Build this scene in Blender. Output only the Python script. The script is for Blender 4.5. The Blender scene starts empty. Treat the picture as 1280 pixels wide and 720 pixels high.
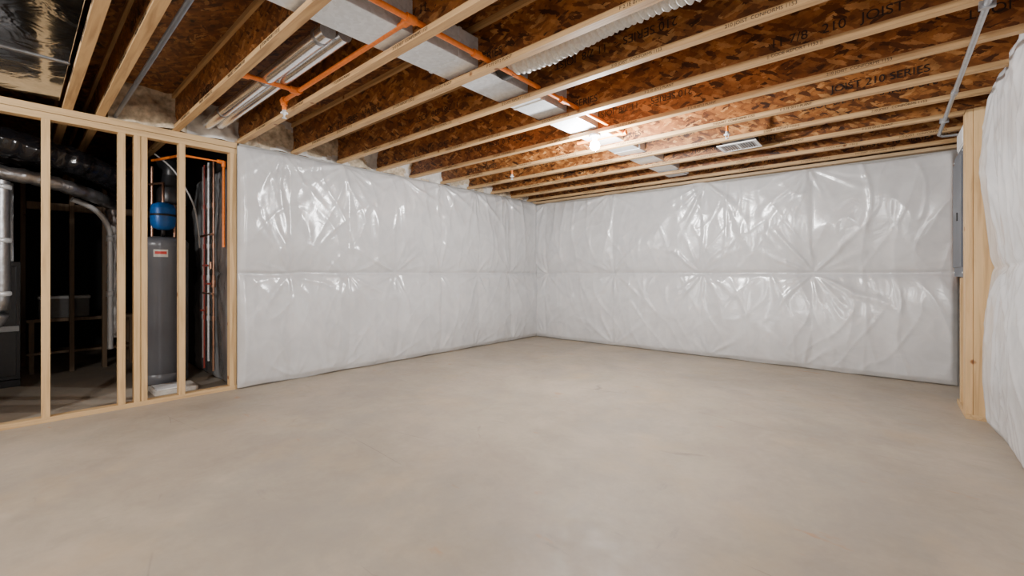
import bpy, bmesh, math, random
from mathutils import Vector, Matrix, noise
random.seed(4)
S = bpy.context.scene
COL = S.collection

# ------------------------------------------------------------------ materials
def newmat(name):
    m = bpy.data.materials.new(name); m.use_nodes = True
    nt = m.node_tree; b = nt.nodes['Principled BSDF']
    return m, nt, b
def N(nt, t, **kw):
    n = nt.nodes.new(t)
    for k, v in kw.items():
        if k in n.inputs: n.inputs[k].default_value = v
        else: setattr(n, k, v)
    return n
def ramp(nt, stops, interp='LINEAR'):
    r = nt.nodes.new('ShaderNodeValToRGB'); e = r.color_ramp.elements
    r.color_ramp.interpolation = interp
    while len(e) < len(stops): e.new(0.5)
    for i, (p, c) in enumerate(stops):
        e[i].position = p; e[i].color = (c[0], c[1], c[2], 1)
    return r
def coords(nt, scale=(1, 1, 1), rot=(0, 0, 0)):
    tc = nt.nodes.new('ShaderNodeTexCoord'); mp = nt.nodes.new('ShaderNodeMapping')
    mp.inputs['Scale'].default_value = scale; mp.inputs['Rotation'].default_value = rot
    nt.links.new(tc.outputs['Object'], mp.inputs['Vector'])
    return mp.outputs['Vector']
def mix(nt, fac, a, b, mode='MIX'):
    n = nt.nodes.new('ShaderNodeMix'); n.data_type = 'RGBA'; n.blend_type = mode
    def put(sock, v):
        if hasattr(v, 'links'): nt.links.new(v, sock)
        elif isinstance(v, (int, float)): sock.default_value = v
        else: sock.default_value = (v[0], v[1], v[2], 1)
    put(n.inputs[0], fac); put(n.inputs[6], a); put(n.inputs[7], b)
    return n.outputs[2]
def bump(nt, b, h, strength=0.3, dist=0.01):
    n = N(nt, 'ShaderNodeBump'); n.inputs['Strength'].default_value = strength
    n.inputs['Distance'].default_value = dist
    nt.links.new(h, n.inputs['Height']); nt.links.new(n.outputs['Normal'], b.inputs['Normal'])

def simple(name, col, rough=0.5, metal=0.0, bumps=0.0, bscale=40, var=0.12):
    m, nt, b = newmat(name)
    v = coords(nt)
    n = N(nt, 'ShaderNodeTexNoise', Scale=bscale, Detail=3.0); nt.links.new(v, n.inputs['Vector'])
    dk = tuple(c * (1 - var) for c in col); lt = tuple(min(1, c * (1 + var)) for c in col)
    r = ramp(nt, [(0.3, dk), (0.7, lt)]); nt.links.new(n.outputs['Fac'], r.inputs['Fac'])
    nt.links.new(r.outputs['Color'], b.inputs['Base Color'])
    b.inputs['Roughness'].default_value = rough; b.inputs['Metallic'].default_value = metal
    if bumps: bump(nt, b, n.outputs['Fac'], bumps, 0.004)
    return m

def mat_floor():
    m, nt, b = newmat('concrete_floor'); L = nt.links
    v = coords(nt)
    def nz(sc, det=5, rough=0.6, dist=0.0):
        n = N(nt, 'ShaderNodeTexNoise', Scale=sc, Detail=det, Roughness=rough, Distortion=dist)
        L.new(v, n.inputs['Vector']); return n.outputs['Fac']
    r1 = ramp(nt, [(0.30, (0.33, 0.28, 0.22)), (0.5, (0.395, 0.337, 0.265)), (0.7, (0.45, 0.385, 0.305))])
    L.new(nz(0.9, 7, 0.65, 0.3), r1.inputs['Fac'])
    r2 = ramp(nt, [(0.35, (0.86, 0.86, 0.87)), (0.6, (1, 1, 1))]); L.new(nz(3.5, 8, 0.72, 0.3), r2.inputs['Fac'])
    c = mix(nt, 1.0, r1.outputs['Color'], r2.outputs['Color'], 'MULTIPLY')
    # broad grey dusty patches
    r3 = ramp(nt, [(0.50, (0, 0, 0)), (0.68, (0.7, 0.7, 0.7))]); L.new(nz(1.1, 8, 0.68, 0.3), r3.inputs['Fac'])
    c = mix(nt, r3.outputs['Color'], c, (0.305, 0.275, 0.235))
    r4 = ramp(nt, [(0.55, (0, 0, 0)), (0.75, (0.5, 0.5, 0.5))]); L.new(nz(1.6, 4, 0.6, 0.2), r4.inputs['Fac'])
    c = mix(nt, r4.outputs['Color'], c, (0.45, 0.34, 0.21))
    # rust / clay flecks
    r5 = ramp(nt, [(0.66, (0, 0, 0)), (0.72, (0.6, 0.6, 0.6))])
    v2 = coords(nt, (1, 2.6, 1), (0, 0, 0.5)); n5 = N(nt, 'ShaderNodeTexNoise', Scale=2.0, Detail=4.0, Roughness=0.6); L.new(v2, n5.inputs['Vector'])
    L.new(n5.outputs['Fac'], r5.inputs['Fac'])
    c = mix(nt, r5.outputs['Color'], c, (0.42, 0.22, 0.10))
    # sparse directional scuffs
    for (st, rot, th) in (((0.7, 3.5, 1), 0.9, 0.63), ((3.2, 0.7, 1), 0.2, 0.64)):
        vv = coords(nt, st, (0, 0, rot)); nn = N(nt, 'ShaderNodeTexNoise', Scale=1.5, Detail=9.0, Roughness=0.72); L.new(vv, nn.inputs['Vector'])
        rr = ramp(nt, [(th, (0, 0, 0)), (th + 0.09, (0.45, 0.45, 0.45))]); L.new(nn.outputs['Fac'], rr.inputs['Fac'])
        c = mix(nt, rr.outputs['Color'], c, (0.19, 0.175, 0.155))
    mk = ramp(nt, [(0.53, (0, 0, 0)), (0.62, (1, 1, 1))]); L.new(nz(1.3, 4), mk.inputs['Fac'])
    for (sc, rot, st, dk) in ((0.8, 1.3, (0.3, 1.6, 1), 0.5),):
        vv = coords(nt, st, (0, 0, rot))
        nn = N(nt, 'ShaderNodeTexNoise', Scale=1.2, Detail=3.0); L.new(vv, nn.inputs['Vector'])
        va = N(nt, 'ShaderNodeVectorMath', operation='MULTIPLY_ADD'); L.new(nn.outputs['Color'], va.inputs[0])
        va.inputs[1].default_value = (0.2, 0.2, 0.2); L.new(vv, va.inputs[2])
        vo = N(nt, 'ShaderNodeTexVoronoi', feature='DISTANCE_TO_EDGE'); vo.inputs['Scale'].default_value = sc
        L.new(va.outputs[0], vo.inputs['Vector'])
        r = ramp(nt, [(0.0, (dk, dk, dk)), (0.003, (0, 0, 0))]); L.new(vo.outputs['Distance'], r.inputs['Fac'])
        f = mix(nt, 1.0, r.outputs['Color'], mk.outputs['Color'], 'MULTIPLY')
        c = mix(nt, f, c, (0.10, 0.09, 0.08))
    L.new(c, b.inputs['Base Color'])
    rr = ramp(nt, [(0.3, (0.46,) * 3), (0.7, (0.64,) * 3)]); n_r = nz(7, 3, 0.7); L.new(n_r, rr.inputs['Fac'])
    L.new(rr.outputs['Color'], b.inputs['Roughness'])
    bump(nt, b, n_r, 0.10, 0.01)
    return m

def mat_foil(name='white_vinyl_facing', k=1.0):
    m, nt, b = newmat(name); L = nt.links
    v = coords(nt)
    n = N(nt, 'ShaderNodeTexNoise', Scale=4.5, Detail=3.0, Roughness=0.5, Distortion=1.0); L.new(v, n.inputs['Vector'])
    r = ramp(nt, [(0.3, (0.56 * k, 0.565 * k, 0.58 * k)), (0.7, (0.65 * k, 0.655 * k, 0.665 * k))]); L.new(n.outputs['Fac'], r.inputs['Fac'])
    L.new(r.outputs['Color'], b.inputs['Base Color'])
    b.inputs['Roughness'].default_value = 0.23
    b.inputs['Specular IOR Level'].default_value = 0.85
    bump(nt, b, n.outputs['Fac'], 0.28, 0.02)
    return m

def mat_osb(name='osb_board', axis='x', dark=1.0):
    m, nt, b = newmat(name); L = nt.links
    layers = []
    for i, (sc, rot) in enumerate((((13, 40, 40), 0.35), ((12, 42, 42), -0.5))):
        if axis == 'web': rr = (0, rot, 0)
        else: rr = (0, 0, rot)
        tc = nt.nodes.new('ShaderNodeTexCoord')
        mp0 = nt.nodes.new('ShaderNodeMapping'); mp0.inputs['Rotation'].default_value = rr
        mp = nt.nodes.new('ShaderNodeMapping'); mp.inputs['Scale'].default_value = sc; mp.inputs['Location'].default_value = (i * 7.1, 3.3 * i, 1.7 * i)
        L.new(tc.outputs['Object'], mp0.inputs['Vector']); L.new(mp0.outputs['Vector'], mp.inputs['Vector'])
        nz = N(nt, 'ShaderNodeTexNoise', Scale=2.4, Detail=2.0); L.new(mp.outputs['Vector'], nz.inputs['Vector'])
        va = N(nt, 'ShaderNodeVectorMath', operation='MULTIPLY_ADD'); L.new(nz.outputs['Color'], va.inputs[0])
        va.inputs[1].default_value = (0.8,) * 3; L.new(mp.outputs['Vector'], va.inputs[2])
        vo = N(nt, 'ShaderNodeTexVoronoi'); vo.inputs['Scale'].default_value = 1.0
        L.new(va.outputs[0], vo.inputs['Vector'])
        layers.append(vo)
    stops = [(0.0, (0.040, 0.012, 0.003)), (0.18, (0.16, 0.050, 0.010)), (0.5, (0.28, 0.098, 0.020)), (0.82, (0.38, 0.150, 0.036)), (1.0, (0.54, 0.27, 0.09))]
    stops = [(p, tuple(x * dark for x in c)) for p, c in stops]
    cs = []
    for vo in layers:
        sp = nt.nodes.new('ShaderNodeSeparateColor'); L.new(vo.outputs['Color'], sp.inputs[0])
        r = ramp(nt, stops); L.new(sp.outputs[0], r.inputs['Fac']); cs.append((r.outputs['Color'], sp.outputs[1]))
    k1 = ramp(nt, [(0.48, (0, 0, 0)), (0.52, (1, 1, 1))]); L.new(cs[1][1], k1.inputs['Fac'])
    c = mix(nt, k1.outputs['Color'], cs[0][0], cs[1][0])
    v = coords(nt); nn = N(nt, 'ShaderNodeTexNoise', Scale=7.0, Detail=5.0, Roughness=0.7); L.new(v, nn.inputs['Vector'])
    k3 = ramp(nt, [(0.32, (0.45, 0.40, 0.36)), (0.68, (1.2, 1.2, 1.2))]); L.new(nn.outputs['Fac'], k3.inputs['Fac'])
    c = mix(nt, 1.0, c, k3.outputs['Color'], 'MULTIPLY')
    L.new(c, b.inputs['Base Color']); b.inputs['Roughness'].default_value = 0.5
    return m

def mat_wood(name, lo, hi, axis='x'):
    m, nt, b = newmat(name); L = nt.links
    sc = {'x': (1.2, 22, 22), 'y': (22, 1.2, 22), 'z': (22, 22, 1.2)}[axis]
    v = coords(nt, sc)
    n = N(nt, 'ShaderNodeTexNoise', Scale=1.5, Detail=4.0, Distortion=0.6); L.new(v, n.inputs['Vector'])
    r = ramp(nt, [(0.3, lo), (0.55, hi), (0.75, tuple(x * 0.85 for x in hi))]); L.new(n.outputs['Fac'], r.inputs['Fac'])
    v2 = coords(nt)
    n2 = N(nt, 'ShaderNodeTexVoronoi'); n2.inputs['Scale'].default_value = 4.2; L.new(v2, n2.inputs['Vector'])
    k = ramp(nt, [(0.0, (0.2, 0.09, 0.04)), (0.07, (0.4, 0.22, 0.1)), (0.11, (1, 1, 1))]); L.new(n2.outputs['Distance'], k.inputs['Fac'])
    c = mix(nt, 1.0, r.outputs['Color'], k.outputs['Color'], 'MULTIPLY')
    L.new(c, b.inputs['Base Color']); b.inputs['Roughness'].default_value = 0.6
    return m

def mat_metal(name, col, rough, sc=6, bs=0.15, metal=0.9):
    m, nt, b = newmat(name); L = nt.links
    v = coords(nt)
    n = N(nt, 'ShaderNodeTexNoise', Scale=sc, Detail=3.0, Distortion=0.8); L.new(v, n.inputs['Vector'])
    vo = N(nt, 'ShaderNodeTexVoronoi'); vo.inputs['Scale'].default_value = 45; L.new(v, vo.inputs['Vector'])
    sp = nt.nodes.new('ShaderNodeSeparateColor'); L.new(vo.outputs['Color'], sp.inputs[0])
    r = ramp(nt, [(0, tuple(c * 0.85 for c in col)), (1, col)]); L.new(sp.outputs[0], r.inputs['Fac'])
    L.new(r.outputs['Color'], b.inputs['Base Color'])
    b.inputs['Metallic'].default_value = metal; b.inputs['Roughness'].default_value = rough
    bump(nt, b, n.outputs['Fac'], bs, 0.02)
    return m

M = {}
M['floor'] = mat_floor()
M['foil'] = mat_foil()
M['foild'] = mat_foil('shaded_blanket_facing', 0.35)  # same facing with the utility bay's shade put into its colour
M['osb'] = mat_osb('osb_web', 'web', 0.95)
M['osbc'] = mat_osb('osb_subfloor', 'ceil', 0.75)
M['flange'] = mat_wood('flange_lumber', (0.34, 0.20, 0.085), (0.54, 0.34, 0.155), 'x')
M['stud'] = mat_wood('stud_lumber', (0.47, 0.295, 0.13), (0.64, 0.43, 0.21), 'z')
M['studd'] = mat_wood('shaded_lumber', (0.12, 0.075, 0.04), (0.19, 0.12, 0.065), 'z')  # lumber darkened in colour to stand in for mechanical room shade
M['plate'] = mat_wood('plate_lumber', (0.44, 0.28, 0.13), (0.59, 0.40, 0.20), 'y')
M['platex'] = mat_wood('sill_lumber', (0.33, 0.22, 0.12), (0.46, 0.32, 0.18), 'x')
M['galv'] = mat_metal('galvanized_steel', (0.78, 0.83, 0.88), 0.34, metal=0.4)
M['trunk'] = mat_metal('trunk_sheet_steel', (0.50, 0.53, 0.57), 0.14, 4, 0.5, metal=1.0)
M['galvd'] = mat_metal('dull_galvanized', (0.38, 0.39, 0.41), 0.35, 8, 0.2)
M['chrome'] = mat_metal('bright_duct', (0.88, 0.89, 0.91), 0.2, 5, 0.1)
M['foilflex'] = mat_metal('foil_flex', (0.40, 0.40, 0.41), 0.3, 12, 0.5)  # silver toned down, with the dim room's shade in its colour
M['orange'] = simple('cpvc_orange', (0.80, 0.20, 0.02), 0.35)
M['copper'] = mat_metal('copper', (0.5, 0.28, 0.19), 0.3)
M['pexr'] = simple('pex_red', (0.3, 0.04, 0.03), 0.35)
M['pvc'] = simple('pvc_white', (0.34, 0.34, 0.34), 0.35, var=0.04)
M['white'] = simple('white_plastic', (0.78, 0.78, 0.78), 0.4, var=0.04)
M['slat'] = simple('register_slat', (0.42, 0.42, 0.43), 0.4, var=0.04)
M['flex'] = simple('flex_duct_sleeve', (0.62, 0.61, 0.58), 0.5, bumps=0.3, bscale=60)
M['black'] = simple('black_foil_jacket', (0.010, 0.010, 0.012), 0.16, bumps=0.9, bscale=14)
M['blackp'] = simple('black_ink', (0.012, 0.009, 0.008), 0.6)
M['tank'] = simple('heater_enamel', (0.12, 0.125, 0.14), 0.3, bscale=3)
M['blue'] = simple('blue_enamel', (0.005, 0.10, 0.38), 0.35)
M['panel'] = simple('panel_grey', (0.10, 0.115, 0.14), 0.45, bscale=5)
M['dark'] = simple('dark_cabinet', (0.016, 0.016, 0.018), 0.35)  # near-black; on the furnace it stands in for the unlit room
M['conc'] = simple('concrete_wall', (0.33, 0.32, 0.30), 0.8, bumps=0.3, bscale=12)
M['concd'] = simple('concrete_wall_shaded', (0.014, 0.013, 0.013), 0.8, bumps=0.3, bscale=12)  # wall concrete darkened to near black, room shade put into the colour
M['gyps'] = simple('gypsum', (0.70, 0.69, 0.67), 0.7, bscale=3, var=0.04)
M['foam'] = simple('rim_batt', (0.52, 0.43, 0.31), 0.85, bumps=0.8, bscale=25, var=0.3)
M['batt'] = simple('batt_facing', (0.60, 0.58, 0.55), 0.6, bumps=0.8, bscale=12, var=0.2)
M['cardb'] = simple('carton', (0.62, 0.58, 0.52), 0.7)
M['cartd'] = simple('storage_tote_grey', (0.10, 0.095, 0.09), 0.6)
M['red'] = simple('red_label', (0.6, 0.04, 0.03), 0.5)
m, nt, b = newmat('bulb_glow'); b.inputs['Base Color'].default_value = (1, 1, 1, 1)
b.inputs['Emission Color'].default_value = (1, 0.98, 0.96, 1); b.inputs['Emission Strength'].default_value = 300
M['bulb'] = m

# ------------------------------------------------------------------ mesh builder
class MB:
    def __init__(s): s.v = []; s.f = []; s.mi = []; s.sm = []; s.mats = []
    def mid(s, m):
        m = M[m]
        if m not in s.mats: s.mats.append(m)
        return s.mats.index(m)
    def add(s, vs, fs, m, smooth=False):
        o = len(s.v); s.v += [tuple(p) for p in vs]; k = s.mid(m)
        for f in fs: s.f.append([i + o for i in f]); s.mi.append(k); s.sm.append(smooth)
    def box(s, a, b, m):
        x0, y0, z0 = a; x1, y1, z1 = b
        vs = [(x0, y0, z0), (x1, y0, z0), (x1, y1, z0), (x0, y1, z0), (x0, y0, z1), (x1, y0, z1), (x1, y1, z1), (x0, y1, z1)]
        s.add(vs, [(0, 3, 2, 1), (4, 5, 6, 7), (0, 1, 5, 4), (1, 2, 6, 5), (2, 3, 7, 6), (3, 0, 4, 7)], m)
    def tube(s, pts, r, m, n=16, caps=True, rf=None, sub=0):
        pts = [Vector(p) for p in pts]
        if sub:
            out = []
            for i in range(len(pts) - 1):
                p0 = pts[max(i - 1, 0)]; p1 = pts[i]; p2 = pts[i + 1]; p3 = pts[min(i + 2, len(pts) - 1)]
                for k in range(sub):
                    t = k / sub
                    out.append(0.5 * ((2 * p1) + (p2 - p0) * t + (2 * p0 - 5 * p1 + 4 * p2 - p3) * t * t + (3 * p1 - p0 - 3 * p2 + p3) * t ** 3))
            out.append(pts[-1]); pts = out
        vs = []; up = None
        for i, p in enumerate(pts):
            t = (pts[min(i + 1, len(pts) - 1)] - pts[max(i - 1, 0)]).normalized()
            if up is None:
                up = Vector((0, 0, 1)) if abs(t.z) < 0.9 else Vector((1, 0, 0))
            side = t.cross(up).normalized(); up = side.cross(t).normalized()
            for k in range(n):
                a = 2 * math.pi * k / n
                rr = rf(i, a) if rf else r
                vs.append(p + side * math.cos(a) * rr + up * math.sin(a) * rr)
        fs = []
        for i in range(len(pts) - 1):
            for k in range(n):
                a = i * n + k; b_ = i * n + (k + 1) % n
                fs.append((a, b_, b_ + n, a + n))
        s.add(vs, fs, m, True)
        if caps:
            s.add(vs[:n], [tuple(range(n))[::-1]], m); s.add(vs[-n:], [tuple(range(n))], m)
    def lathe(s, c, prof, m, n=32, axis='z'):
        vs = []
        for (r, z) in prof:
            for k in range(n):
                a = 2 * math.pi * k / n
                if axis == 'z': vs.append((c[0] + r * math.cos(a), c[1] + r * math.sin(a), c[2] + z))
                elif axis == 'x': vs.append((c[0] + z, c[1] + r * math.cos(a), c[2] + r * math.sin(a)))
        fs = []
        for i in range(len(prof) - 1):
            for k in range(n):
                a = i * n + k; b_ = i * n + (k + 1) % n
                fs.append((a, b_, b_ + n, a + n))
        s.add(vs, fs, m, True)
    def done(s, name, parent=None, bevel=0):
        me = bpy.data.meshes.new(name); me.from_pydata(s.v, [], s.f)
        for m in s.mats: me.materials.append(m)
        for p, k, sm in zip(me.polygons, s.mi, s.sm): p.material_index = k; p.use_smooth = sm
        me.update()
        bm = bmesh.new(); bm.from_mesh(me); bmesh.ops.recalc_face_normals(bm, faces=bm.faces); bm.to_mesh(me); bm.free()
        o = bpy.data.objects.new(name, me); COL.objects.link(o)
        if parent: o.parent = parent
        if bevel:
            md = o.modifiers.new('bevel', 'BEVEL'); md.width = bevel; md.segments = 2; md.limit_method = 'ANGLE'
        return o
def empty(name):
    e = bpy.data.objects.new(name, None); COL.objects.link(e); e.empty_display_size = 0.1; return e
def stamp(body, loc, size, parent, flip=False, name='printed_stamp'):
    cu = bpy.data.curves.new(name, 'FONT'); cu.body = body; cu.size = size; cu.extrude = 0.0004
    cu.materials.append(M['blackp'])
    o = bpy.data.objects.new(name, cu); COL.objects.link(o); o.location = loc
    o.rotation_euler = Matrix(((-1, 0, 0), (0, 0, -1), (0, -1, 0))).to_euler() if flip else (math.pi / 2, 0, 0)
    o.parent = parent
    return o

JB = 2.60      # underside of joists
SUB = 2.95     # underside of subfloor
XR = 5.86
# ------------------------------------------------------------------ shell
a = MB(); a.box((-4.5, -9.6, -0.15), (6.4, 0.35, 0), 'floor'); a.done('floor')
a = MB(); a.box((-4.5, -9.6, SUB), (6.4, 0.35, SUB + 0.02), 'osbc'); a.done('ceiling')
a = MB(); a.box((-0.25, -5.13, 0), (-0.001, 0.0, JB), 'conc'); a.done('wall_left')
a = MB(); a.box((-4.5, 0.0, 0), (6.4, 0.25, JB), 'conc')
a.box((-0.3, 0.06, JB), (6.4, 0.10, SUB), 'osb'); a.box((-0.25, -0.11, JB - 0.035), (XR, 0.05, JB - 0.001), 'platex'); a.done('wall_back')
a = MB(); a.box((XR, -9.6, 0), (6.4, 0.0, JB - 0.02), 'conc'); a.box((XR + 0.1, -9.6, JB - 0.02), (XR + 0.14, 0.05, SUB), 'osb'); a.done('wall_right')
a = MB(); a.box((-4.5, -9.8, 0), (6.4, -9.6, SUB), 'gyps'); a.done('wall_rear')
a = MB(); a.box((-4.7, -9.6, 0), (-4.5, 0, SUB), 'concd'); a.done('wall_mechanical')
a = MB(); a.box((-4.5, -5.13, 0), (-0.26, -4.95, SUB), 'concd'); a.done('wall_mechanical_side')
a = MB(); a.box((0.001, -9.58, 0), (0.016, -7.15, 2.595), 'gyps'); a.done('light_blocker_wall')  # unseen panel added to keep rear lamp light out of the mechanical room

# ------------------------------------------------------------------ insulation blankets
def blanket(name, P0, U, Nn, length, z0, z1, pins, zs, seed, step=0.016, topwave=0.03, parent=None, thick=0.105, mat='foil', ray=0.024):
    P0 = Vector(P0); U = Vector(U); Nn = Vector(Nn)
    nu = int(length / step); nz_ = int((z1 - z0) / step)
    vs = []
    sp = pins[1] - pins[0] if len(pins) > 1 else 1.4
    rnd = random.Random(seed)
    pts = []
    def rays(n, lo, hi):
        return [(lo + (hi - lo) * (q + rnd.uniform(-0.45, 0.45)) / n, rnd.uniform(0.2, 1.1), rnd.uniform(0.20, 0.75)) for q in range(n)]
    for p in pins:
        pts.append((p, zs + rnd.uniform(-.015, .015), rnd.uniform(0.7, 1.1), rays(12, -math.pi, math.pi)))
        pts.append((p + rnd.uniform(-.12, .12), z1 - 0.01, 1.1, rays(9, -math.pi, 0)))
        pts.append((p + rnd.uniform(-.12, .12), z0 + 0.02, 0.6, rays(6, 0, math.pi)))
    nv = noise.noise
    for j in range(nz_ + 1):
        tz = j / nz_
        for i in range(nu + 1):
            u = length * i / nu
            zt = z1 + topwave * (abs(math.sin(math.pi * (u - pins[0]) / sp)) * -0.9) + 0.014 * nv(Vector((u * 3, seed, 0)))
            zb = z0 + 0.012 * nv(Vector((u * 2.2, seed, 5)))
            z = zb + (zt - zb) * tz
            dh = abs(z - zs - 0.016 * nv(Vector((u * 1.7, seed * 3, 1))))
            dv = min(abs(u - p) for p in pins)
            # pillow between the mid seam and the fixed edges
            half = (z1 - zs) if z > zs else (zs - z0)
            q = min(1.0, dh / half)
            pil = math.sin(math.pi * min(1, max(0, q))) ** 0.55 if 0 < q < 1 else 0
            d = thick * (0.28 + 0.72 * pil)
            d -= thick * 0.22 * math.exp(-dh / 0.018)
            d -= thick * 0.30 * math.exp(-dv / 0.16) * (0.4 + 0.6 * pil) + 0.004 * math.exp(-dv / 0.014)
            wx = u + 0.14 * nv(Vector((u * 1.1, z * 1.0, seed)))
            d += 0.045 * nv(Vector((wx * 1.5, z * 1.2, seed + 9)))
            rg = 1 - abs(nv(Vector((wx * 3.2, z * 0.55, seed + 2)))) * 2.2
            d += (0.007 + 0.022 * math.exp(-(z1 - z) / 0.6)) * max(0, rg) ** 4
            rg = 1 - abs(nv(Vector(((wx + z * 0.35) * 3.4, (z - wx * 0.35) * 1.0, seed + 4)))) * 2.4
            d += 0.008 * max(0, rg) ** 5
            rg = 1 - abs(nv(Vector(((wx - z * 0.5) * 3.2, (z + wx * 0.5) * 1.1, seed + 14)))) * 2.4
            d += 0.006 * max(0, rg) ** 5
            for (pu, pz, am, rs) in pts:
                du = u - pu
                if abs(du) > 1.2: continue
                dz = z - pz
                r = math.hypot(du, dz)
                if r > 1.25: continue
                th = math.atan2(dz, du) + 0.2 * nv(Vector((u * 2, z * 2, seed)))
                g = 0.0
                for (ta, ra, rl) in rs:
                    dt = (th - ta + math.pi) % (2 * math.pi) - math.pi
                    perp = abs(dt) * r / (0.014 + 0.045 * r)
                    if perp < 3: g += ra * math.exp(-perp * perp) * math.exp(-(r / rl) ** 2)
                d += am * ray * g * (1 - math.exp(-r / 0.05))
                d -= am * 0.028 * math.exp(-r / 0.10)
            e = min(u, length - u); e2 = min(z - z0, z1 - z)
            d = 0.012 + max(d, -0.004) * (0.5 + 0.5 * min(1, max(0, e2) / 0.06)) * (0.4 + 0.6 * min(1, e / 0.05))
            vs.append(P0 + U * u + Nn * d + Vector((0, 0, z)))
    fs = []
    w = nu + 1
    for j in range(nz_):
        for i in range(nu):
            k = j * w + i; fs.append((k, k + 1, k + 1 + w, k + w))
    border = [i for i in range(w)] + [j * w + nu for j in range(1, nz_ + 1)] + [nz_ * w + i for i in range(nu - 1, -1, -1)] + [j * w for j in range(nz_ - 1, 0, -1)]
    base = len(vs)
    for q in border:
        p = vs[q]; dd = (p - P0).dot(Nn); vs.append(p - Nn * (dd - 0.002))
    n = len(border)
    for i in range(n):
        fs.append((border[i], border[(i + 1) % n], base + (i + 1) % n, base + i))
    a = MB(); a.add(vs, fs, mat, True)
    return a.done(name, parent)
blanket('insulation_blanket', (0, -5.15, 0), (0, 1, 0), (1, 0, 0), 5.13, 0.008, 2.585, [0.51, 1.22, 1.93, 2.7, 3.5, 4.3], 1.225, 3, topwave=0.02)
blanket('insulation_blanket', (0.005, 0, 0), (1, 0, 0), (0, -1, 0), 5.755, 0.008, 2.57, [0.3, 1.69, 3.12, 4.47], 1.225, 8, topwave=0.05, ray=0.028)
blanket('insulation_blanket', (XR, -1.46, 0), (0, -1, 0), (-1, 0, 0), 5.2, 0.008, 2.72, [0.5, 1.9, 3.3, 4.7], 1.27, 21, topwave=0.03, thick=0.06)
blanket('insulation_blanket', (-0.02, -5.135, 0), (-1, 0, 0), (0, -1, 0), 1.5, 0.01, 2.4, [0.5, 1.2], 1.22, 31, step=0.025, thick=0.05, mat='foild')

# rim insulation at joist ends
def lumpy(name, x, y0, y1, z0, z1, seed):
    st = 0.025; ny = int((y1 - y0) / st); nz_ = int((z1 - z0) / st)
    a = MB(); vs = []; F = {'foam': [], 'batt': []}
    for j in range(nz_ + 1):
        for i in range(ny + 1):
            y = y0 + (y1 - y0) * i / ny; z = z0 + (z1 - z0) * j / nz_
            vs.append((x + 0.10 * noise.noise(Vector((y * 5, z * 5, seed))) + 0.03 * noise.noise(Vector((y * 17, z * 17, seed))), y, z))
    for j in range(nz_):
        for i in range(ny):
            k = j * (ny + 1) + i; y = y0 + (y1 - y0) * i / ny
            F['batt' if noise.noise(Vector((y * 2.3, j * 0.08, 3))) > -0.05 and y > -5.6 else 'foam'].append((k, k + 1, k + ny + 2, k + ny + 1))
    for k in F: a.add(vs, F[k], k, True)
    a.box((x - 0.16, y0, z0), (x - 0.1, y1, z1), 'osb'); return a.done(name)
lumpy('rim_joist_insulation', 0.0, -6.15, -0.0, JB - 0.0, SUB, 5)

# ------------------------------------------------------------------ joists
ys = [-9.3, -8.75, -8.2, -7.6, -6.95, -6.40, -6.20, -5.67, -5.12, -4.57, -4.02, -3.47, -2.92, -2.37, -1.82, -1.27, -0.72, -0.22]
txt = ['210 SERIES  -  11 7/8  JOIST', 'JOIST 210 SERIES', 'JOIST  210  SERIES   APA PR-L', '11 7/8   210   JOIST']
for k, y in enumerate(ys):
    x0 = -4.4 if y < -5.2 else -0.12
    a = MB()
    fw = 0.029
    a.box((x0, y - fw, JB), (XR + 0.1, y + fw, JB + 0.036), 'flange')
    a.box((x0, y - fw, SUB - 0.04), (XR + 0.1, y + fw, SUB - 0.001), 'flange')
    a.box((x0, y - 0.006, JB + 0.036), (XR + 0.1, y + 0.006, SUB - 0.04), 'osb')
    o = a.done('i_joist')
    if -7 < y:
        r = random.Random(k)
        x = 0.3 + r.random() * 1.1
        while x < 5.0:
            stamp(r.choice(txt), (x if k % 2 else x + 1.3, y - 0.008, JB + (0.075 if k % 2 else 0.20)), 0.08, o, flip=(k % 2 == 0))
            x += 1.75 + r.random() * 0.5
        x = 0.3 + r.random() * 0.5
        while x < 5.3:
            stamp(r.choice(['210 JOIST  CONFORMS 1153', 'F 2.1E 0712 PLANT', '|| CODE REPORT 1153 ||']), (x, y - fw - 0.001, JB + 0.009), 0.028, o)
            x += 0.5 + r.random() * 0.5

# ------------------------------------------------------------------ stud wall
par = empty('stud_wall_frame')
def part(name, a, b, m, parent, bevel=0.002):
    q = MB(); q.box(a, b, m); return q.done(name, parent, bevel)
part('bottom_plate', (-0.09, -9.0, 0), (0, -5.15, 0.042), 'plate', par)
part('top_plate_lower', (-0.09, -9.0, 2.485), (0, -5.15, 2.538), 'plate', par)
part('top_plate_upper', (-0.09, -9.0, 2.542), (0, -5.15, 2.598), 'plate', par)
for i, (y, w) in enumerate(((-6.525, 0.05), (-6.06, 0.048), (-5.955, 0.045), (-5.905, 0.045), (-5.62, 0.05), (-5.185, 0.06), (-7.1, .05), (-7.6, .05), (-8.2, .05), (-8.8, .05))):
    part('stud_%d' % (i + 1), (-0.09, y - w / 2, 0.042), (0, y + w / 2, 2.485), 'stud', par)
part('cripple_block', (-0.09, -5.99, 2.6), (-0.02, -5.93, 2.93), 'stud', par)

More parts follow.
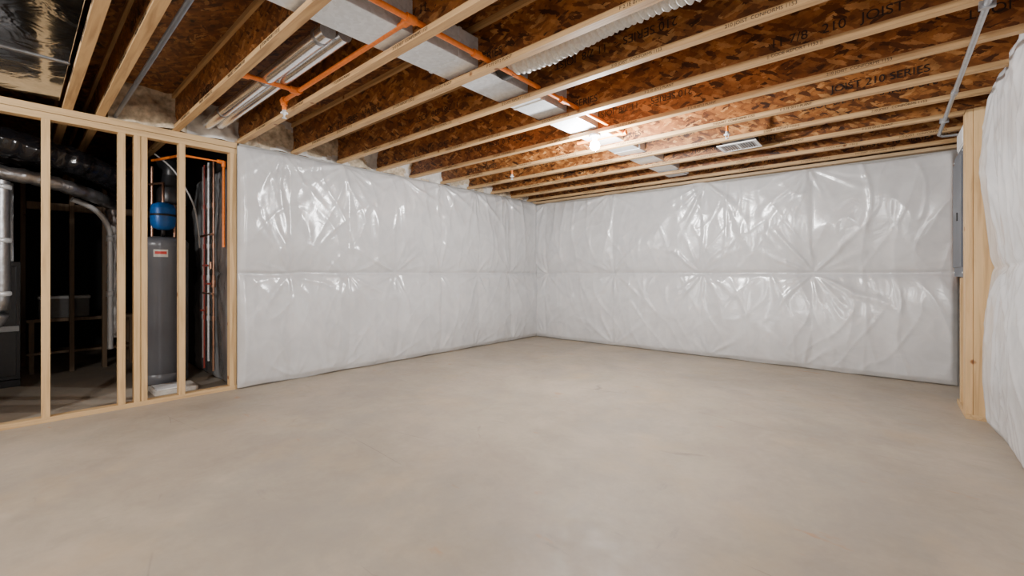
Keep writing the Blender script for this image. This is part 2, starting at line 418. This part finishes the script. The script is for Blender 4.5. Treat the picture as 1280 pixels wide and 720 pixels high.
# right side framing + panel
par = empty('furring_post_frame')
part('front_stud', (5.685, -1.44, 0.04), (5.73, -1.30, 2.60), 'stud', par)
part('end_stud', (5.732, -1.40, 0.04), (5.85, -1.34, 2.60), 'stud', par)
part('outer_stud', (5.732, -1.45, 0.04), (5.85, -1.405, 2.60), 'stud', par)
part('back_stud', (5.695, -1.00, 0.04), (5.85, -0.95, 1.18), 'stud', par)
part('sole_plate', (5.685, -1.45, 0), (5.85, -0.85, 0.04), 'plate', par)
part('nailer', (5.80, -1.30, 1.1), (5.85, -0.05, 2.45), 'osb', par)
a = MB()
a.box((5.705, -1.08, 1.19), (5.80, -0.40, 2.38), 'panel')
a.box((5.692, -1.055, 1.28), (5.706, -0.425, 2.30), 'panel')
a.box((5.684, -0.82, 1.72), (5.693, -0.80, 1.80), 'blackp')
for z in (1.23, 2.34):
    for y in (-1.06, -0.42): a.lathe((5.698, y, z), [(0.0, 0), (0.008, 0.001), (0.008, 0.008)], 'galv', 10, 'x')
a.done('electrical_panel', None, 0.003)
a = MB(); a.box((5.71, -1.05, 2.39), (5.80, -0.62, 2.58), 'white'); a.box((5.702, -1.03, 2.41), (5.711, -0.64, 2.56), 'white')
a.done('junction_box', None, 0.003)

# ------------------------------------------------------------------ ceiling services
a = MB()
a.box((2.73, -6.9, 2.655), (3.04, -0.35, 2.86), 'galv')
yy = -6.6
while yy < -0.4:
    a.box((2.725, yy, 2.65), (3.045, yy + 0.03, 2.865), 'galv'); yy += 0.92
a.box((2.75, -0.75, 2.64), (3.02, -0.35, 2.656), 'galvd')
a.done('sheet_metal_duct', None, 0.004)
a = MB()
a.tube([(0.12, -5.44, 2.70), (2.62, -5.44, 2.70)], 0.05, 'chrome', 24)
a.tube([(0.12, -5.33, 2.72), (2.62, -5.33, 2.72)], 0.045, 'chrome', 24)
for x in (0.6, 1.6, 2.5): a.tube([(x, -5.44, 2.70), (x + 0.03, -5.44, 2.70)], 0.054, 'galvd', 24)
a.done('round_metal_duct')
a = MB()
pts = []
n = 330
for i in range(n):
    x = 3.10 + 2.3 * i / n
    pts.append((x, -4.34 + 0.025 * math.sin(i / 40), 2.74 - 0.015 * math.sin(i / 27)))
a.tube(pts, 0.07, 'flex', 20, rf=lambda i, an: 0.078 + 0.009 * math.sin(i * 1.05) + 0.010 * noise.noise(Vector((i * 0.10, math.cos(an) * 2, math.sin(an) * 2))))
a.tube([(3.05, -4.34, 2.74), (3.16, -4.34, 2.74)], 0.095, 'blackp', 20)
a.done('flexible_duct')
a = MB()
a.box((0.05, -6.87, 2.64), (2.68, -6.45, 2.9), 'trunk')
for x in (1.0, 2.2): a.box((x, -6.875, 2.632), (x + 0.03, -6.445, 2.905), 'galvd')
a.done('trunk_duct', None, 0.004)
# orange sprinkler piping
a = MB(); OR = 0.017
def fit(a, p, r=0.026, l=0.03, ax='x'):
    d = {'x': Vector((l, 0, 0)), 'y': Vector((0, l, 0)), 'z': Vector((0, 0, l))}[ax]; p = Vector(p)
    a.tube([p - d, p + d], r, 'orange', 16)
zp = 2.662
a.tube([(3.15, -6.9, zp), (3.15, -3.35, zp)], OR, 'orange', 14)
a.tube([(3.15, -5.22, zp), (1.40, -5.22, zp)], OR, 'orange', 14)
a.tube([(1.67, -5.22, zp), (1.67, -5.62, zp)], OR, 'orange', 14)
a.tube([(1.40, -5.22, zp), (1.40, -5.22, 2.58)], OR, 'orange', 14)
a.tube([(3.15, -3.35, zp), (3.15, -2.75, zp), (3.15, -2.6, zp)], OR, 'orange', 14)
a.tube([(3.15, -2.6, zp), (2.6, -2.6, zp)], OR, 'orange', 14)
for p, ax in (((3.15, -5.22, zp), 'y'), ((3.12, -5.22, zp), 'x'), ((1.67, -5.22, zp), 'x'), ((1.67, -5.25, zp), 'y'), ((1.40, -5.22, zp), 'x'), ((1.40, -5.22, 2.65), 'z'), ((3.15, -4.7, zp), 'y'), ((3.15, -3.7, zp), 'y'), ((3.15, -2.6, zp), 'x'), ((1.67, -5.6, zp), 'y')): fit(a, p, ax=ax)
a.done('sprinkler_pipe')
def head(loc):
    a = MB(); x, y, z = loc
    a.tube([(x, y, z + 0.10), (x, y, z + 0.03)], 0.013, 'orange', 12)
    a.lathe((x, y, z), [(0.0, 0.035), (0.016, 0.035), (0.016, 0.012), (0.028, 0.01), (0.03, 0.004), (0.0, 0.002)], 'white', 16)
    a.tube([(x - 0.014, y, z + 0.01), (x - 0.012, y, z - 0.02), (x, y, z - 0.035)], 0.003, 'galv', 8)
    a.tube([(x + 0.014, y, z + 0.01), (x + 0.012, y, z - 0.02), (x, y, z - 0.035)], 0.003, 'galv', 8)
    a.lathe((x, y, z - 0.036), [(0.0, 0.002), (0.018, 0.002), (0.018, -0.001), (0.0, -0.001)], 'galv', 14)
    a.done('sprinkler_head')
head((1.40, -5.22, 2.55)); head((4.0, -2.1, 2.58)); head((1.2, -2.1, 2.58))
a = MB(); a.tube([(5.57, -0.75, 2.58), (5.57, -7.5, 2.58)], 0.015, 'galvd', 14)
a.tube([(5.57, -0.75, 2.58), (5.60, -0.7, 2.575), (5.70, -0.7, 2.57)], 0.015, 'galvd', 14)
for yy in (-1.27, -3.47, -5.67): a.box((5.54, yy - 0.012, 2.560), (5.60, yy + 0.012, 2.603), 'galvd')
a.tube([(5.57, -2.1, 2.58), (5.57, -2.02, 2.58)], 0.021, 'galvd', 14)
a.done('conduit')
a = MB(); a.tube([(-0.1, -6.10, 2.63), (3.6, -6.10, 2.63)], 0.015, 'panel', 14); a.done('conduit')
# ceiling register
a = MB()
cx, cy, z = 3.98, -1.55, 2.592
a.box((cx - 0.19, cy - 0.15, z), (cx + 0.19, cy - 0.12, z + 0.01), 'white'); a.box((cx - 0.19, cy + 0.12, z), (cx + 0.19, cy + 0.15, z + 0.01), 'white')
a.box((cx - 0.19, cy - 0.12, z), (cx - 0.16, cy + 0.12, z + 0.01), 'white'); a.box((cx + 0.16, cy - 0.12, z), (cx + 0.19, cy + 0.12, z + 0.01), 'white')
a.box((cx - 0.01, cy - 0.12, z), (cx + 0.01, cy + 0.12, z + 0.01), 'white')
for i in range(13):
    xx = cx - 0.15 + i * 0.0245
    a.box((xx, cy - 0.12, z + 0.002), (xx + 0.006, cy + 0.12, z + 0.012), 'slat')
for i in range(5):
    yy = cy - 0.09 + i * 0.045
    a.box((cx - 0.16, yy, z + 0.012), (cx + 0.16, yy + 0.008, z + 0.018), 'slat')
a.box((cx - 0.16, cy - 0.12, z + 0.05), (cx + 0.16, cy + 0.12, z + 0.15), 'dark')
a.done('ceiling_register')

# lamps: the visible bulb, plus two fill lamps added behind the camera
def lamp(x, y, energy):
    a = MB(); z = JB
    a.lathe((x, y, z), [(0.0, 0.0), (0.055, 0.0), (0.057, -0.012), (0.045, -0.026), (0.026, -0.03), (0.024, -0.052), (0.0, -0.052)], 'white', 28)
    o = a.done('ceiling_lampholder')
    b_ = MB()
    b_.lathe((x, y, z - 0.045), [(0.013, 0.0), (0.020, -0.012)] + [(0.048 * math.sin(t), -0.066 + 0.048 * math.cos(t)) for t in [0.42 + (math.pi - 0.42) * q / 14 for q in range(15)]], 'bulb', 28)
    b_.done('bulb', o)
    l = bpy.data.lights.new('bulb_light', 'POINT'); l.energy = energy; l.color = (1.0, 0.98, 0.96); l.shadow_soft_size = 0.05
    lo = bpy.data.objects.new('bulb_light', l); COL.objects.link(lo); lo.location = (x, y, z - 0.22); lo.parent = o
lamp(3.0, -2.92, 275)
lamp(1.3, -8.8, 185)  # added fill lamp, out of view behind the camera
lamp(4.7, -8.4, 255)  # second added fill lamp, also out of view

# ------------------------------------------------------------------ mechanical room
a = MB(); c = (-0.93, -5.60, 0.0); R = 0.225
a.lathe(c, [(0.0, 0.02), (R - 0.01, 0.02), (R, 0.04), (R, 0.12), (R - 0.004, 0.125), (R - 0.004, 0.135), (R, 0.14), (R, 1.50), (R + 0.004, 1.51), (R + 0.004, 1.56), (R - 0.02, 1.60), (R * 0.5, 1.63), (0.0, 1.635)], 'tank', 48)
for i in range(3):
    an = i * 2.1; a.tube([(c[0] + 0.17 * math.cos(an), c[1] + 0.17 * math.sin(an), 0), (c[0] + 0.17 * math.cos(an), c[1] + 0.17 * math.sin(an), 0.03)], 0.02, 'blackp', 10)
def label(c, R, a0, a1, z0, z1, m):
    n = 10; vs = []
    for i in range(n + 1):
        an = a0 + (a1 - a0) * i / n
        for z in (z0, z1): vs.append((c[0] + (R + 0.002) * math.cos(an), c[1] + (R + 0.002) * math.sin(an), z))
    a.add(vs, [(2 * i, 2 * i + 2, 2 * i + 3, 2 * i + 1) for i in range(n)], m, True)
label(c, R, -0.55, 0.0, 1.40, 1.48, 'cardb'); label(c, R + .001, -0.5, -0.05, 1.43, 1.46, 'red')
for dy in (-0.1, 0.1): a.tube([(c[0], c[1] + dy, 1.6), (c[0], c[1] + dy, 2.4)], 0.013, 'copper', 12)
a.done('water_heater')
a = MB(); c = (-0.72, -5.64, 1.69)
a.lathe(c, [(0.0, 0.0), (0.05, 0.004), (0.085, 0.02), (0.105, 0.05), (0.11, 0.1), (0.112, 0.15), (0.112, 0.16), (0.11, 0.17), (0.11, 0.22), (0.10, 0.27), (0.05, 0.295), (0.0, 0.30)], 'blue', 36)
a.lathe(c, [(0.111, 0.145), (0.117, 0.15), (0.117, 0.165), (0.111, 0.17)], 'blackp', 36)
a.tube([(c[0], c[1], 1.98), (c[0], c[1], 2.2), (-0.93, -5.72, 2.2)], 0.013, 'copper', 12)
a.tube([(c[0], c[1], 1.70), (c[0], c[1], 1.655)], 0.02, 'blackp', 12)
a.tube([(c[0], c[1], 1.66), (-0.86, -5.62, 1.62)], 0.02, 'blackp', 12)
a.done('expansion_tank')
a = MB(); c = (-0.95, -5.52, 2.0)
a.lathe(c, [(0.0, 0), (0.13, 0.0), (0.14, 0.02), (0.14, 0.14), (0.10, 0.24), (0.09, 0.34)], 'dark', 32)
a.tube([(-0.95, -5.52, 2.32), (-0.95, -5.52, 2.42), (-1.1, -5.55, 2.5)], 0.09, 'dark', 24, sub=5); a.done('vent_hood')
def crinkle(i, an, r=0.14, s=0): return r * (1 + 0.05 * math.sin(i * 1.5)) + 0.022 * noise.noise(Vector((i * 0.22 + s, math.cos(an) * 2.2, math.sin(an) * 2.2)))
a = MB()
a.tube([(-0.3, -7.4, 2.33), (-0.42, -6.9, 2.34), (-0.62, -6.5, 2.32), (-0.85, -6.2, 2.28), (-1.25, -5.95, 2.22), (-1.8, -5.8, 2.2)], 0.14, 'black', 26, rf=lambda i, an: crinkle(i, an, 0.12), sub=16)
a.tube([(-1.0, -7.3, 2.35), (-1.1, -6.7, 2.4), (-1.3, -6.2, 2.36), (-1.8, -5.7, 2.3)], 0.14, 'black', 26, rf=lambda i, an: crinkle(i, an, 0.14, 9), sub=16)
a.done('insulated_flex_duct')
a = MB()
a.tube([(-0.5, -7.2, 2.10), (-0.6, -6.6, 2.08), (-0.9, -6.2, 2.02), (-1.5, -5.95, 2.0)], 0.07, 'foilflex', 22, rf=lambda i, an: 0.062 + 0.006 * math.sin(i * 2.1), sub=14)
a.tube([(-1.45, -5.96, 2.0), (-1.42, -5.94, 1.6), (-1.42, -5.94, 1.0), (-1.42, -5.94, 0.5)], 0.07, 'foilflex', 22, rf=lambda i, an: 0.065 + 0.006 * math.sin(i * 2.1) + 0.02 * noise.noise(Vector((i * .3, math.cos(an) * 2, math.sin(an) * 2))), sub=14)
a.done('foil_flex_duct')
a = MB(); a.tube([(-0.45, -6.80, 2.0), (-0.45, -6.80, 1.0), (-0.45, -6.80, 0.9), (-0.47, -6.85, 0.80), (-0.5, -6.97, 0.74)], 0.085, 'galvd', 26, sub=4)
for z in (1.95, 1.5, 1.05): a.lathe((-0.45, -6.80, z), [(0.086, -0.02), (0.094, -0.012), (0.094, 0.012), (0.086, 0.02)], 'galv', 26)
a.done('round_vent_duct')
a = MB(); a.tube([(-1.1, -6.31, 1.98), (-1.15, -6.18, 1.93), (-1.2, -6.08, 1.84), (-1.2, -6.02, 1.70), (-1.2, -6.01, 1.5), (-1.2, -6.01, 0.4)], 0.026, 'pvc', 16, sub=5)
for z in (1.6, 1.0): a.lathe((-1.2, -6.01, z), [(0.027, -0.03), (0.034, -0.03), (0.034, 0.03), (0.027, 0.03)], 'pvc', 18)
a.done('pvc_vent_pipe')
a = MB(); a.box((-2.6, -7.3, 0.08), (-1.9, -6.65, 1.35), 'dark'); a.box((-1.9, -7.27, 0.12), (-1.885, -6.68, 0.62), 'dark'); a.box((-1.9, -7.27, 0.66), (-1.885, -6.68, 1.3), 'dark')
a.box((-2.6, -7.3, 0.0), (-1.9, -6.65, 0.075), 'dark'); a.box((-2.55, -7.25, 1.35), (-1.95, -6.7, 2.2), 'galvd'); a.box((-1.884, -7.0, 0.60), (-1.86, -6.66, 0.66), 'pvc')
a.done('furnace', None, 0.006)
# low utility bench with lidded tote at the back of the utility bay
par = empty('utility_shelf')
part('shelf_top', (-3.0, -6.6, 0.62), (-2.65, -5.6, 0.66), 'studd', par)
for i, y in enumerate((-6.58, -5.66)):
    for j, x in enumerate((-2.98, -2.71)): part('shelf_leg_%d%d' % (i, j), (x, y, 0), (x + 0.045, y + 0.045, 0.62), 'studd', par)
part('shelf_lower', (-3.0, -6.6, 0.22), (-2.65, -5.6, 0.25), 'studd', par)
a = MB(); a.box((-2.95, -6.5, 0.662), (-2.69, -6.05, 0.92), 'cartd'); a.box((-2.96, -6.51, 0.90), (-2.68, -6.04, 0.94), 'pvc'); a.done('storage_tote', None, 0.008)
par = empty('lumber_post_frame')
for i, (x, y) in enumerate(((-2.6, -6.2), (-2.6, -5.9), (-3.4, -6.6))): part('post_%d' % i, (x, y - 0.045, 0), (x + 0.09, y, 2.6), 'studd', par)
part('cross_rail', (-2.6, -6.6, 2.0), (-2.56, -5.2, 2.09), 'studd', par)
# pipe manifold
a = MB()
for i, (x, m, r) in enumerate(((-0.40, 'copper', 0.012), (-0.50, 'galv', 0.011), (-0.60, 'copper', 0.012), (-0.66, 'pexr', 0.009), (-0.78, 'pvc', 0.013))):
    y = -5.26 - 0.02 * (i % 2)
    a.tube([(x, y, 0.15 + 0.1 * (i % 3)), (x, y, 2.45)], r, m, 12)
    for z in (0.7, 1.15, 1.5, 1.95): a.tube([(x, y, z), (x, y, z + 0.05)], r * 1.5, m, 12)
a.tube([(-0.36, -5.28, 1.65), (-0.82, -5.28, 1.65)], 0.012, 'copper', 12)
a.tube([(-0.36, -5.28, 1.0), (-0.7, -5.28, 1.0)], 0.012, 'copper', 12)
for x, z in ((-0.5, 1.3), (-0.4, 1.1), (-0.6, 0.8)):
    a.box((x - 0.03, -5.33, z), (x + 0.03, -5.29, z + 0.02), 'pexr'); a.tube([(x, -5.26, z - 0.03), (x, -5.26, z + 0.05)], 0.024, 'copper', 12)
a.done('copper_manifold')
a = MB(); a.tube([(-0.12, -5.24, 1.5), (-0.12, -5.24, 2.40), (-0.12, -5.6, 2.40)], 0.013, 'orange', 12); a.tube([(-0.12, -5.6, 2.40), (-0.6, -5.75, 2.40)], 0.013, 'orange', 12)
fit(a, (-0.12, -5.24, 2.38), 0.020, 0.03, 'z'); fit(a, (-0.12, -5.27, 2.4), 0.020, 0.03, 'y'); a.done('sprinkler_riser')
a = MB(); a.tube([(-0.5, -5.75, 2.45), (-0.45, -5.6, 2.3), (-0.42, -5.45, 2.0), (-0.42, -5.40, 1.75), (-0.42, -5.38, 1.5)], 0.008, 'pvc', 10, sub=6); a.done('cable')
a = MB(); a.box((-0.62, -5.78, 0.0), (-0.3, -5.42, 0.045), 'cardb'); a.box((-0.6, -5.76, 0.045), (-0.33, -5.52, 0.055), 'white'); a.done('carton', None, 0.003)

# ------------------------------------------------------------------ world + camera
w = bpy.data.worlds.new('world'); S.world = w; w.use_nodes = True
w.node_tree.nodes['Background'].inputs[0].default_value = (0.6, 0.62, 0.65, 1); w.node_tree.nodes['Background'].inputs[1].default_value = 0.05
cd = bpy.data.cameras.new('camera'); cam = bpy.data.objects.new('camera', cd); COL.objects.link(cam)
cd.sensor_width = 36; cd.lens = 540 / 1280 * 36; cd.shift_y = -18 / 1280; cd.clip_start = 0.05
cam.location = (5.19, -6.69, 1.22); cam.rotation_euler = (math.pi / 2, 0, math.radians(41.0))
S.camera = cam
